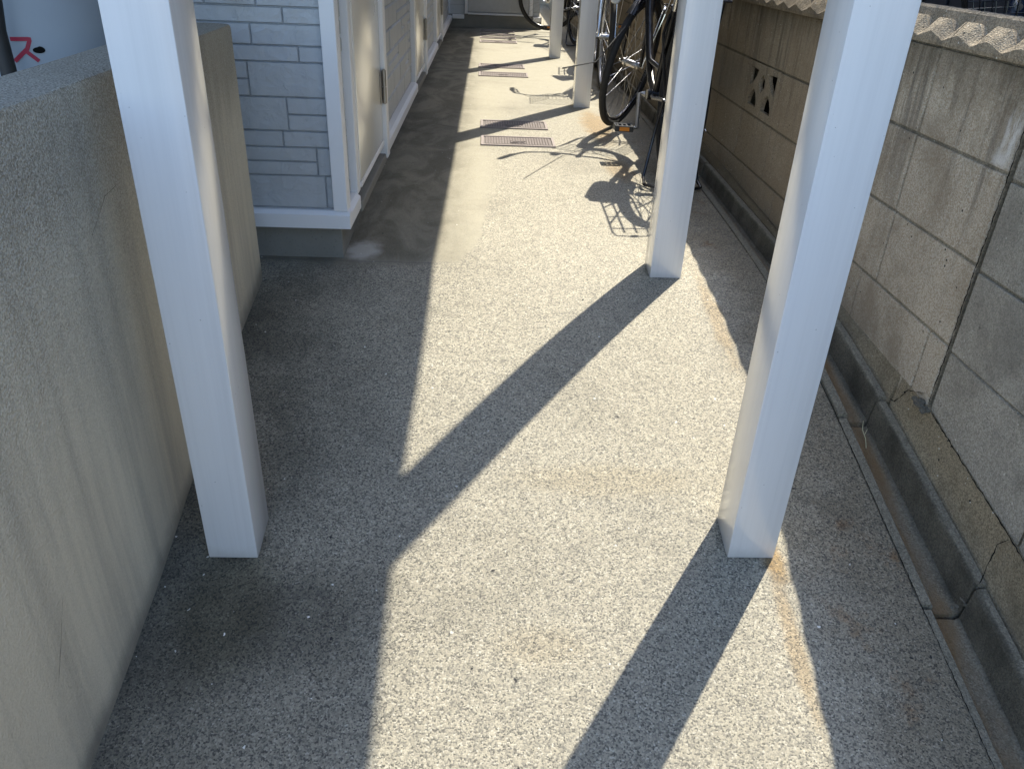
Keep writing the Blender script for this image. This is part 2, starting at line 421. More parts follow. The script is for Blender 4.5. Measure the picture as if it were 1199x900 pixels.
def ribbon(pts,w,nrm,off,name,mat,parent):
    """a thin irregular crack lying on a surface"""
    b=MB(); nrm=Vector(nrm); P=[]
    for i in range(len(pts)-1):
        a=Vector(pts[i]); c=Vector(pts[i+1]); n=max(2,int((c-a).length/.008))
        for k in range(n): P.append(a.lerp(c,k/n))
    P.append(Vector(pts[-1])); rows=[]
    for i,p in enumerate(P):
        d=(P[min(i+1,len(P)-1)]-P[max(i-1,0)]).normalized(); s_=d.cross(nrm).normalized()
        j=(random.random()-.5)*w*.9 if 0<i<len(P)-1 else 0
        ww=w*(.35+random.random()*.7)*(.4 if i in(0,len(P)-1) else 1)
        q=p+nrm*off+s_*j
        rows.append([q-s_*ww/2,q+s_*ww/2])
    return b.grid(rows).build(name,mat,parent)
for pts in ([(.0,1.22,.43),(0,1.30,.475),(0,1.36,.48)],[(0,1.46,.17),(0,1.53,.20),(0,1.60,.245)],[(0,1.52,.04),(0,1.56,.08),(0,1.63,.11)],[(0,.82,-.13),(0,.86,-.07),(0,.89,-.02)]):
    ribbon([(lx(p[1])+.002,p[1],p[2]) for p in pts],.0013,(1,0,0),.0025,'crack','crackthin',lw)

# ------------------------------------------------------------------ white posts
def post(x,y,label,bend=0):
    z=gz(y+.05)-.012
    t=MB().box(-.050,.050,-.001,.103,0,2.06-z,.004,2)
    o=t.build('square_post','post',None,loc=(x,y,z),smooth=True)
    tag(o,label,'post','white square posts holding up the canopy')
    # the path colour has a darker ring round the nearer feet
    return o
PX=.580
post(PX,1.25,'white square steel post nearest on the right side of the path')
post(PX+.001,2.325,'white square steel post, second along the right row')
post(PX,4.98,'white square steel post in front of the silver bicycle')
post(PX,7.28,'farthest white square steel post, in front of the far bicycle wheel')
post(-.500,1.235,'white square steel post standing beside the low wall on the left')

# canopy roof on the posts (outside the picture: its shade lies along the left of the path)
cr=thing('canopy_roof','flat white canopy roof carried by the white posts over the path','roof')
rb=MB(); rp=[(-.95,1.18),(.745,1.18),(.735,2.10),(.680,2.60),(.628,3.6),(.628,9.734),(-.415,9.734),(-.415,2.345),(-.95,2.345)]
lo=[rb.bm.verts.new((x,y,2.10)) for x,y in rp]; hi=[rb.bm.verts.new((x,y,2.23)) for x,y in rp]
rb.bm.faces.new(lo[::-1]); rb.bm.faces.new(hi)
for i in range(len(rp)): rb.bm.faces.new((lo[i],lo[(i+1)%len(rp)],hi[(i+1)%len(rp)],hi[i]))
rb.build('roof_deck','roofwhite',cr)
MB().box(.535,.622,1.185,9.7,2.062,2.098,.003).build('beam','post',cr)

# ------------------------------------------------------------------ house
YF=2.392; XS=-.442
hs=thing('house','white trimmed blue grey house with stone pattern siding along the path','house')
# foundation: L-shaped run
f=MB()
f.box(-4,XS-.008,YF+.014,YF+.14,-.3,.075,.003)
f.box(XS-.14,XS-.0085,YF+.1405,9.72,-.3,.12,.003)
f.box(XS-.008,.60,9.72,9.86,-.1,.13,.003)
f.build('foundation','foundation',hs)
# backing walls
w=MB()
w.box(-4,XS-.014,YF+.012,YF+.13,.076,5.2)
w.box(XS-.13,XS-.012,YF+.1305,9.69,.121,5.2)
w.box(XS-.011,.575,9.735,9.86,.131,5.2)
w.box(.44,.575,9.8605,13,.0,5.2)
w.build('wall','sidinggap',hs)
# siding panels of raised ashlar blocks
def slab(b,u0,u1,v0,v1,fn,d=.0065,g=.0009,be=.0024):
    """raised panel, fn(u,v,h)->xyz"""
    g=min(g,(u1-u0)*.3)
    o=[(u0+g,v0+g),(u1-g,v0+g),(u1-g,v1-g),(u0+g,v1-g)]
    be=min(be,(u1-u0)*.3)
    i=[(u0+g+be,v0+g+be),(u1-g-be,v0+g+be),(u1-g-be,v1-g-be),(u0+g+be,v1-g-be)]
    A=[b.bm.verts.new(fn(u,v,0)) for u,v in o]; B_=[b.bm.verts.new(fn(u,v,d)) for u,v in i]
    b.bm.faces.new(B_)
    for k in range(4): b.bm.faces.new((A[k],A[(k+1)%4],B_[(k+1)%4],B_[k]))
def ashlar(b,u0,u1,v0,v1,fn,rng,fixed=None,be=.0024):
    v=v0; 
    while v<v1-.02:
        hgt=.0955 if rng.random()<.6 else .048
        hh=min(hgt,v1-v); u=u0
        while u<u1-.005:
            L=rng.uniform(.14,.42); u2=min(u+L,u1)
            if u1-u2<.05: u2=u1
            if hh>.08 and rng.random()<.5:
                slab(b,u,u2,v,v+hh/2,fn,rng.uniform(.005,.009),be=be); slab(b,u,u2,v+hh/2,v+hh,fn,rng.uniform(.005,.009),be=be)
            else: slab(b,u,u2,v,v+hh,fn,rng.uniform(.005,.009),be=be)
            u=u2
        v+=hgt
fr=lambda u,v,h:(-u,YF+.012-h,v)
b=MB()
# the blocks seen beside the low wall, as they are coursed (u = -x)
E_=.466
vis=[(.126,.225,[(E_,.487),(.487,1.0)]),
 (.225,.309,[(E_,.507)]),(.225,.267,[(.507,.75)]),(.267,.309,[(.507,.80)]),
 (.309,.356,[(E_,.602),(.602,.9)]),
 (.356,.403,[(E_,.582)]),(.403,.451,[(E_,.582)]),(.356,.451,[(.582,.95)]),
 (.451,.546,[(E_,.684)]),(.451,.498,[(.684,.9)]),(.498,.546,[(.684,.86)]),
 (.546,.589,[(E_,.535),(.535,.84)]),(.589,.645,[(E_,.663),(.663,1.0)]),(.645,.688,[(E_,.570),(.570,.92)]),
 (.688,.736,[(E_,.64),(.64,.78)]),(.736,.83,[(E_,.60),(.60,1.0)])]
for v0,v1,L in vis:
    for u0,u1 in L: slab(b,u0,u1,v0,v1,fr,.0075)
rng=random.Random(3)
ashlar(b,1.0,3.9,.126,.83,fr,rng)
for v0,v1,ua in ((.225,.267,.75),(.267,.309,.80),(.309,.356,.9),(.356,.451,.95),(.451,.498,.9),(.498,.546,.86),(.546,.589,.84),(.645,.688,.92),(.688,.736,.78)):
    slab(b,ua,1.0,v0,v1,fr,.0075)
ashlar(b,E_,3.9,.83,2.4,fr,rng)
b.build('front_siding','siding',hs)
sd=lambda u,v,h:(XS-.012+h,u,v)
segs=[(YF+.045,2.60),(3.375,4.93),(5.68,7.02),(7.66,9.70)]
for u0,u1 in segs:
    b=MB(); ashlar(b,u0,u1,.122,2.04,sd,rng,be=.006); b.build('side_siding','siding',hs)
en=lambda u,v,h:(u,9.735-h,v)
for u0,u1 in ((XS-.01,-.27),(.50,.57)):
    b=MB(); ashlar(b,u0,u1,.132,2.04,en,rng); b.build('end_siding','siding',hs)
# corner board
b=MB()
b.box(-.4655,-.4225,YF-.014,YF+.0115,.1225,2.05,.002)
b.box(-.441,-.4225,YF+.012,YF+.044,.1225,2.05,.002)
b.build('corner_trim','trim',hs)
# sill trims (sloped top catches light)
def sill_front(b,x0,x1):
    pr=[(YF-.024,.070),(YF-.024,.112),(YF-.008,.1215),(YF+.013,.1215),(YF+.013,.070)]
    rows=[[(x,y,z) for y,z in pr+[pr[0]]] for x in (x0,x1)]
    b.grid(rows); b.poly(rows[0][:-1]); b.poly(rows[1][:-1])
def sill_side(b,y0,y1,x=-.415):
    pr=[(x,.070),(x,.108),(x-.014,.1195),(XS-.010,.1215),(XS-.010,.070)]
    rows=[[(xx,y,z) for xx,z in pr+[pr[0]]] for y in (y0,y1)]
    b.grid(rows); b.poly(rows[0][:-1]); b.poly(rows[1][:-1])
b=MB(); sill_front(b,-4,-.4152); b.build('sill_trim','trim',hs)
for y0,y1 in ((YF-.024,2.60),(3.38,4.93),(5.69,7.02),(7.67,9.69)):
    b=MB(); sill_side(b,y0 if y0>3 else YF+.0135,y1,-.4155 if y0<3 else -.4105); b.build('sill_trim','trim',hs)
b=MB(); b.box(XS+.035,-.275,9.70,9.733,.085,.13,.003); b.build('sill_trim','trim',hs)
b=MB(); b.box(.50,.59,9.70,9.733,.085,.13,.003); b.build('sill_trim','trim',hs)
# doors along the side
for y0,y1 in ((2.60,3.375),(4.93,5.68),(7.02,7.66)):
    fr_=MB()
    fr_.box(XS-.011,-.423,y0+.001,y0+.058,.112,2.045,.003)
    fr_.box(XS-.011,-.404,y1-.075,y1-.001,.066,2.045,.003)
    fr_.box(XS-.011,-.418,y0+.0585,y1-.0755,.120,.138,.002)
    fr_.build('door_frame','trim',hs)
    dr=MB().box(XS-.011,-.420,y0+.062,y1-.079,.141,1.95,.003,2).build('door','door',hs,smooth=True)
    yy=y1-.078
    for z0 in (.285,1.62):
        h=MB()
        h.tube([(-.408,yy,z0),(-.408,yy,z0+.060)],.0085,12)
        h.tube([(-.408,yy,z0+.064),(-.408,yy,z0+.124)],.0085,12)
        h.tube([(-.408,yy,z0-.004),(-.408,yy,z0+.128)],.0045,8)
        h.box(-.4195,-.4165,yy-.045,yy-.004,z0,z0+.124,.0008)
        h.build('hinge','steel',dr,smooth=True)
    k=MB(); k.tube([(-.419,y0+.12,.98),(-.372,y0+.12,.98)],.009,10).tube([(-.374,y0+.12,.98),(-.372,y0+.23,.98)],.008,10)
    k.build('door_handle','steel',dr,smooth=True)
    MB().box(XS-.06,-.412,y0+.01,y1-.01,.05,.084,.003).build('door_step','foundation',hs)
# end wall door
b=MB(); b.box(-.268,-.235,9.695,9.7345,.14,2.04,.003); b.box(.455,.495,9.695,9.7345,.14,2.04,.003); b.box(-.234,.454,9.70,9.7345,.133,.152,.002)
b.build('door_frame','trim',hs)
dr=MB().box(-.232,.452,9.712,9.7345,.160,1.98,.004,2).build('door','doorgrey',hs)
k=MB(); k.tube([(.38,9.71,.98),(.38,9.665,.98)],.009,10).tube([(.38,9.667,.98),(.27,9.665,.98)],.008,10).build('door_handle','steel',dr)
# dark pipe bracket on the front siding
br=MB(); br.tube([(-.722,YF,.80),(-.722,YF-.03,.79),(-.722,YF-.05,.745),(-.700,YF-.05,.715),(-.675,YF-.03,.735)],.011,10)
br.build('cable_bracket','plastic',hs,smooth=True)

# ------------------------------------------------------------------ meter covers
def cover(x0,x1,y0,y1,label,grp='iron meter box covers set in the path'):
    w_=x1-x0; d=y1-y0; cx=(x0+x1)/2; cy=(y0+y1)/2; z=gz(cy)+.001
    t=thing('meter_cover',label,'meter cover',(cx,cy,z),0,grp)
    f=MB()
    f.box(-w_/2,w_/2,-d/2,-d/2+.014,-.004,.006,.001); f.box(-w_/2,w_/2,d/2-.014,d/2,-.004,.006,.001)
    f.box(-w_/2,-w_/2+.014,-d/2+.0142,d/2-.0142,-.004,.006,.001); f.box(w_/2-.014,w_/2,-d/2+.0142,d/2-.0142,-.004,.006,.001)
    f.build('frame','cover',t)
    MB().box(-w_/2+.014,w_/2-.014,-d/2+.0142,d/2-.0142,-.004,.0008).build('plate','coverdark',t)
    s=MB(); st=.0135; nx=int((w_-.04)/st); ny=int((d-.04)/st)
    for i in range(nx):
        for j in range(ny):
            x=(i-(nx-1)/2)*st; y=(j-(ny-1)/2)*st
            if abs(x)<.042 and abs(y+.035)<.022: continue
            s.box(x-.0042,x+.0042,y-.0042,y+.0042,.0009,.0052)
    s.build('stud_pattern','cover',t)
    k=MB(); k.tube([(.036*math.cos(a),-.035+.017*math.sin(a),.004) for a in [2*math.pi*i/20 for i in range(20)]],.0028,6,closed=True)
    k.tube([(-.012,-.026,.004),(.0,-.044,.004),(.012,-.026,.004)],.002,6)
    k.build('emblem','cover',t)
    return t
cover(-.025,.342,3.880,4.082,'brown iron meter cover nearest to the camera, fully sunlit')
cover(-.032,.330,4.283,4.485,'brown iron meter cover crossed by a post shadow, second from the camera')
cover(-.065,.302,6.095,6.30,'grey iron meter cover halfway down the path, third from the camera')
cover(-.070,.292,6.54,6.74,'grey iron meter cover crossed by a thin post shadow, fourth from the camera')
cover(-.082,.285,8.25,8.45,'sunlit iron meter cover at the edge of the far shade')
cover(-.082,.285,8.62,8.78,'iron meter cover half in the far shade')
cover(-.088,.285,8.92,9.10,'dark iron meter cover in the shade, second from the end wall')
cover(-.092,.285,9.27,9.46,'dark iron meter cover in the shade, nearest to the end wall')

# ------------------------------------------------------------------ right block wall
XW=1.035; JY=1.528
def wallbase(y):
    pts=[(-1.2,-.70),(.4,-.30),(.8,-.195),(1.13,-.105),(1.25,-.085),(1.53,-.03),(2.05,-.008),(2.6,.02),(3.8,.075),(12,.08)]
    for (a,za),(b_,zb) in zip(pts,pts[1:]):
        if y<=b_: return za+(zb-za)*(y-a)/(b_-a)
    return .08
bw=thing('block_wall','brown weathered concrete block wall with zigzag coping along the right','wall')
courses=[-.118,.126,.315,.505,.698]
js=[JY,1.905]
y=2.147
while y<14: js.append(y); y+=.3815
b=MB(); m_=MB(); rng=random.Random(11)
vents=[(2.915,3.292),(6.05-.003,6.43-.003)]
def near_vent(a,c,k): 
    return k==2 and any(abs((a+c)/2-(v0+v1)/2)<.2 for v0,v1 in vent_cells)
vent_cells=[]
for v0,v1 in vents:
    mid=(v0+v1)/2
    best=min(zip(js,js[1:]),key=lambda q:abs((q[0]+q[1])/2-mid)); vent_cells.append(best)
for k,(z0,z1) in enumerate(zip(courses,courses[1:])):
    jj=js if k>0 else [JY,1.61]+[1.61+.3815*i for i in range(1,33)]
    for a,c in zip(jj,jj[1:]):
        if near_vent(a,c,k): continue
        off=rng.uniform(-.0012,.0012); g=.0035
        zl=z0+g if k>0 else -.13
        b.box(XW+off,XW+.11,a+g,c-g,zl,z1-g,.0035,2)
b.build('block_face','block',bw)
# mortar core with gaps at the vents
ys=[JY]+[v for c in vent_cells for v in c]+[13.8]
for a,c in zip(ys[::2],ys[1::2]): m_.box(XW+.0045,XW+.105,a,c,-.3,.697)
for a,c in vent_cells:
    m_.box(XW+.0045,XW+.105,a+.0001,c-.0001,-.3,.315); m_.box(XW+.0045,XW+.105,a+.0001,c-.0001,.505,.697)
m_.build('mortar_joint','mortar',bw)
# decorative pierced vent blocks
def vent(a,c):
    cu=bpy.data.curves.new('v','CURVE'); cu.dimensions='2D'; cu.fill_mode='BOTH'; cu.extrude=.006; cu.bevel_depth=.0015
    W=c-a-.006; H=.182
    def sp(pts):
        s_=cu.splines.new('POLY'); s_.points.add(len(pts)-1); s_.use_cyclic_u=True
        for p_,q in zip(s_.points,pts): p_.co=(q[0]*W,q[1]*H,0,1)
    sp([(0,0),(1,0),(1,1),(0,1)])
    sp([(.08,.90),(.34,.88),(.30,.74),(.20,.58),(.10,.50)][::-1])
    sp([(.92,.90),(.66,.88),(.70,.74),(.80,.58),(.90,.50)])
    sp([(.50,.84),(.58,.72),(.59,.60),(.50,.44),(.41,.60),(.42,.72)])
    sp([(.28,.50),(.36,.40),(.40,.28),(.41,.14),(.12,.14),(.14,.28),(.19,.40)])
    sp([(.72,.50),(.64,.40),(.60,.28),(.59,.14),(.88,.14),(.86,.28),(.81,.40)])
    ob=bpy.data.objects.new('tmp',cu); col.objects.link(ob)
    dg=bpy.context.evaluated_depsgraph_get(); me=bpy.data.meshes.new_from_object(ob.evaluated_get(dg))
    bpy.data.objects.remove(ob); me.materials.clear(); me.materials.append(M['block'])
    o=bpy.data.objects.new('vent_block',me); col.objects.link(o); o.parent=bw
    # curve x -> world y, curve y -> world z
    o.matrix_local=Matrix(((0,0,1,XW+.0085),(1,0,0,a+.003),(0,1,0,.319),(0,0,0,1)))
for a,c in vent_cells:
    vent(a,c)
    MB().box(XW+.05,XW+.104,a+.001,c-.001,.316,.504).build('vent_shade_board','crack',bw)  # added near-black board standing in for the darkness behind the holes
# zigzag coping, each stone its own piece of relief
def coping(b,y0,y1):
    P=.118; st=P/16
    ys=ysteps(y0+.002,y1-.002,st); rows=[]
    for y in ys:
        ph=(y/P)%1.0; tri=1-abs(2*ph-1)            # 0..1 sawtooth
        n=noise.noise(Vector((y*40,3,1)))*.0012
        xf=.988+.032*max(0,min(1,(2.75-y)/.5))
        pit=max(0,1-abs(2*((ph+.5)%1.0)-1)*1.9)      # triangular pits between the teeth
        zl=.712+.016*tri+n; za=.757+n-.030*pit
        rows.append([(xf+.012,y,.6985),(xf+.002,y,.701),(xf,y,.708),(xf,y,zl),(xf+.010,y,zl+(za-zl)*.42+n),(xf+.026,y,za-.002),(xf+.032,y,za-.003),(xf+.038,y,.752-.022*pit),(xf+.043,y,.770+n),(xf+.050,y,.775+n),(1.090,y,.775+n),(1.100,y,.770),(1.150,y,.742),(1.165,y,.72),(1.165,y,.6985)])
    b.grid(rows); b.poly(rows[0]); b.poly(rows[-1])
b=MB(); y=-1.1
while y<13.7:
    coping(b,y,y+.59); y+=.59
b.build('coping','cap',bw)
# grey repaired section at the near end
gw=thing('grey_block_wall','newer plain grey concrete block wall joined to the brown wall at right','wall')
b=MB(); m_=MB(); jj=[JY-.012-.39*i for i in range(8)]
for k,(z0,z1) in enumerate(zip([-.8,.117,.307,.497],[.117,.307,.497,.690])):
    for c,a in zip(jj,jj[1:]):
        zl=z0+.0035
        if k==0:
            # lowest course follows the sloping footing
            zl=None
        if zl is None:
            n=8; rows=[]
            for i in range(n+1):
                yy=a+.003+(c-a-.006)*i/n; zb=wallbase(yy)+.003+noise.noise(Vector((yy*30,0,2)))*.005
                rows.append([(XW+.002+.0,yy,zb),(XW+.002,yy,z1-.004),(XW+.006,yy,z1-.0015),(XW+.1,yy,z1-.0015)])
            b.grid(rows); b.poly([r[i] for r,i in ((rows[-1],0),(rows[-1],1),(rows[-1],2),(rows[-1],3))]+[(XW+.1,c-.003,wallbase(c))])
        else: b.box(XW+rng.uniform(.0,.003),XW+.1,a+.003,c-.003,zl,z1-.0035,.003,2)
b.build('block_face','greyblock',gw)
MB().box(XW+.007,XW+.095,-1.2,JY-.010,-.7,.689).build('mortar_joint','mortar',gw)

# footing and drain gutter along the wall foot
def flare(y): return .024*max(0,min(1,(2.6-y)/1.4))
def ridge(y):
    return gz(y)+.038+.020*max(0,min(1,(3.0-y)/1.8))
ft=thing('wall_footing','sloping brown mortar footing between the drain gutter and the block wall','footing')
def footing(y0,y1,dz=0):
    rows=[]
    for y in ysteps(y0,y1,.04):
        n=noise.noise(Vector((y*9,1,0)))*.0025
        wb=wallbase(y); rg=ridge(y)-.004
        q=flare(y); q=q*.9
        rows.append([(1.0035+q,y,rg-.05),(1.005+q,y,rg+n+dz),(1.0075+q,y,rg+.003+n+dz),((1.0075+q+1.0345)/2,y,(rg+wb)/2+.006+n+dz),(1.0345,y,wb+n),(1.045,y,wb+.003),(1.05,y,wb-.05)])
    b=MB().grid(rows); b.poly(rows[0]); b.poly(rows[-1]); return b.build('footing_slab','footing',ft,smooth=True)
footing(-1.1,1.652,-.004); footing(1.663,5.0,.005); footing(5.004,13)
dg_=thing('drain_gutter','concrete drain gutter running along the foot of the wall','gutter')
def gutter(y0,y1,dx=0,dz=0,tilt=0):
    rows=[]
    for y in ysteps(y0+.004,y1-.004,.05):
        g=gz(y)+dz; rg=ridge(y)+dz+tilt*(y-y0); n=noise.noise(Vector((y*14,dx*50,0)))*.0015
        q=flare(y)
        prof=[(.9075,g-.06),(.9075,g+.000+n),(.910,g+.003+n),(.929,g+.003+n),(.932,g-.001),(.936,g-.018),(.943,g-.023),(.962+q,g-.024),(.970+q,g-.019),(.9775+q,rg-.006),(.980+q,rg+n),(.984+q,rg+.003+n),(.999+q,rg+.003+n),(1.002+q,rg-.002),(1.003+q,rg-.10)]
        rows.append([(x+dx,y,z) for x,z in prof])
    b=MB().grid(rows); b.poly(rows[0]); b.poly(rows[-1]); return b.build('gutter_block','gutter',dg_,smooth=False)
gj=[-1.1,-.55,.02,.58,1.140,1.665,2.30,2.90,3.50]
while gj[-1]<12.5: gj.append(gj[-1]+.6)
for i,(a,c) in enumerate(zip(gj,gj[1:])):
    d={3:(-.003,-.006),4:(0,-.001),5:(.002,.007)}.get(i,((i*37%5-2)*.0012,(i*53%5-2)*.001))
    gutter(a,c,d[0],d[1])
# dark soil bed under the joints and torn mortar at them
b=MB(); rows=[[(.9065,y,gz(y)-.045),(.93,y,gz(y)-.045),(.990+flare(y)*.8,y,gz(y)-.046),(1.002+flare(y)*.8,y,ridge(y)-.04),(1.03,y,ridge(y)-.03)] for y in ysteps(-1.1,13,.1)]
b.grid(rows).build('joint_dirt','crack',dg_)
def lumps(name,mat,parent,c,sp,n,r,seed):
    rg_=random.Random(seed); b=MB()
    for i in range(n):
        p=Vector(c)+Vector((rg_.uniform(-sp[0],sp[0]),rg_.uniform(-sp[1],sp[1]),rg_.uniform(-sp[2],sp[2])))
        rr=rg_.uniform(.5,1)*r
        v0=len(b.bm.verts)
        bmesh.ops.create_icosphere(b.bm,subdivisions=2,radius=rr,matrix=Matrix.Translation(p)@Matrix.Diagonal((1,rg_.uniform(.7,1.6),rg_.uniform(.4,.8),1)))
    for v in b.bm.verts: v.co+=noise.noise_vector(v.co*150)*r*.45+noise.noise_vector(v.co*420)*r*.25
    return b.build(name,mat,parent)
# broken mortar lump where grey wall, brown wall and footing meet
lumps('broken_mortar','rubble',ft,(1.026,JY+.004,-.030),(.010,.026,.004),16,.0085,5)
# jagged open cracks
W_=XW-.001
ribbon([(1.020,1.655,ridge(1.655)+.004),(1.026,1.640,ridge(1.64)+.006),(1.030,1.61,-.045),(1.033,1.575,-.030),(1.034,1.55,-.020)],.008,(0,0,1),.010,'crack','crack',ft)
ribbon([(1.008,1.138,ridge(1.138)+.006),(1.020,1.150,-.122),(1.031,1.142,-.103)],.003,(-.8,0,.6),.006,'crack','crack',ft)
ribbon([(1.0345,1.50,wallbase(1.5)+.004),(1.0345,1.4,wallbase(1.4)+.004),(1.0345,1.3,wallbase(1.3)+.004),(1.0345,1.14,wallbase(1.14)+.003),(1.0345,.9,wallbase(.9)+.004),(1.0345,.6,wallbase(.6)+.004)],.003,(-.9,0,.43),.003,'crack','crack',ft)
b=ribbon([(XW-.0005,JY-.006,-.02),(XW-.0005,JY-.007,.1),(XW-.0005,JY-.0055,.3),(XW-.0005,JY-.0065,.5),(XW-.0005,JY-.006,.69)],.0042,(-1,0,0),.002,'joint_crack','crack',gw)
# open dark gap where the path meets its edge strip
ribbon([(.9065,.2+i*.3,gz(.2+i*.3)+.001) for i in range(12)],.0022,(0,0,1),.0012,'edge_gap','crack',dg_)
# ragged torn gutter joints
for yj,sd_ in ((1.140,3),):
    lumps('torn_mortar','rubble',dg_,(.99,yj,gz(yj)+.008),(.020,.002,.020),8,.0045,sd_)

o=MB().tube([(.958,1.585,gz(1.58)-.019),(.964,1.610,gz(1.6)-.012),(.962,1.632,gz(1.62)-.004),(.968,1.650,gz(1.65)+.004)],[.0012,.001,.0009,.0006],5).tube([(.963,1.618,gz(1.61)-.009),(.972,1.628,gz(1.62)+.0)],[.0009,.0005],5).build('twig','twig'); tag(o,'small dry pale twig standing in the drain gutter','twig')
# ------------------------------------------------------------------ gas cylinders behind the low wall
def gas(x,y,label,marked):
    t=thing('gas_cylinder',label,'gas cylinder',(x,y,-.05),0,'gas cylinders behind the low wall')
    r=.183; pr=[(0.0,.02),(.150,.02),(.155,.0),(.160,.0),(.165,.03),(r-.004,.06),(r,.09),(r,1.02),(r-.02,1.10),(.13,1.16),(.07,1.20),(.05,1.21),(0,1.21)]
    b=MB(); n=64
    rows=[[(q*math.cos(2*math.pi*k/n),q*math.sin(2*math.pi*k/n),z) for k in range(n+1)] for q,z in pr]
    b.grid(rows); bmesh.ops.remove_doubles(b.bm,verts=b.bm.verts,dist=1e-5)
    b.build('tank','cyl',t,smooth=True)
    v=MB(); v.tube([(0,0,1.21),(0,0,1.29)],.022,12).tube([(0,0,1.26),(.06,0,1.26)],.014,10).torus((0,0,1.30),.03,.006,20,6)
    v.build('valve','steel',t,smooth=True)
    c=MB(); c.tube([(.11*math.cos(a),.11*math.sin(a),1.30) for a in [R(20+i*8) for i in range(41)]],.008,8)
    for a in (40,160,290): c.tube([(.11*math.cos(R(a)),.11*math.sin(R(a)),1.14),(.11*math.cos(R(a)),.11*math.sin(R(a)),1.30)],.008,8)
    c.build('collar','cyl',t,smooth=True)
    if marked:
        def stroke(b,pts,w=.0085):
            P=[]
            for p,q in zip(pts,pts[1:]):
                for k in range(8): P.append((p[0]+(q[0]-p[0])*k/8,p[1]+(q[1]-p[1])*k/8))
            P.append(pts[-1]); rows=[]
            for i,p in enumerate(P):
                q0=P[max(i-1,0)]; q1=P[min(i+1,len(P)-1)]; dx,dz=q1[0]-q0[0],q1[1]-q0[1]; L=math.hypot(dx,dz) or 1
                nx,nz=-dz/L*w/2,dx/L*w/2
                row=[]
                for s_ in (-1,1):
                    u=p[0]+s_*nx; zz=p[1]+s_*nz; a=u/r+marked
                    row.append(((r+.0012)*math.cos(a),(r+.0012)*math.sin(a),zz))
                rows.append(row)
            b.grid(rows)
        b=MB(); s=.054; z0=.640; gap=.062
        def at(k,l): return [(k*gap+p*s,z0+q*s) for p,q in l]
        # katakana SU
        stroke(b,at(0,[(.08,.88),(.80,.88),(.62,.5),(.05,.02)])); stroke(b,at(0,[(.55,.42),(.95,.02)]))
        # katakana GA
        stroke(b,at(-1,[(.0,.68),(.82,.68),(.76,.2),(.66,.03),(.5,.06)])); stroke(b,at(-1,[(.42,1.0),(.36,.5),(.05,.02)]))
        stroke(b,at(-1,[(.86,1.08),(.95,.92)],),.007); stroke(b,at(-1,[(1.0,1.12),(1.08,.96)]),.007)
        # P and L
        stroke(b,at(-2,[(.2,.0),(.2,.95),(.7,.92),(.78,.7),(.68,.5),(.22,.48)])); stroke(b,at(-3,[(.25,.98),(.25,.04),(.85,.04)]))
        b.build('lettering','redpaint',t,recalc=False)
        # dark oval dent/opening in the skirt
        e=MB(); pts=[]
        for k in range(18):
            a=2*math.pi*k/18; u=.056+.0125*math.cos(a); zz=.664+.0065*math.sin(a)*(1.3 if 0<a<1.6 else 1)
            aa=u/r+marked; pts.append(((r+.0014)*math.cos(aa),(r+.0014)*math.sin(aa),zz))
        e.poly(pts).build('dark_mark','crack',t,recalc=False)
    return t
gas(-1.10,2.10,'grey gas cylinder with red lettering behind the low wall',R(-80))
gas(-1.52,1.90,'plain pale grey gas cylinder at the far left edge',0)
hz=MB(); P=[(-1.045,1.80,-.05)]
hp=[(x-.042,y,z) for x,y,z in [(-1.010,1.86,-.06),(-1.012,1.862,.2),(-1.018,1.862,.45),(-1.012,1.864,.58),(-1.016,1.866,.66),(-1.006,1.868,.72),(-1.016,1.87,.8),(-1.02,1.875,.95),(-1.045,1.93,1.2),(-1.06,2.05,1.24)]]
hz.tube(hp,[.014]*2+[.016,.017,.019,.016,.018,.016,.013,.011],12)
o=hz.build('gas_hose','plastic',smooth=True); tag(o,'thick black hose hanging in front of the lettered gas cylinder','hose')

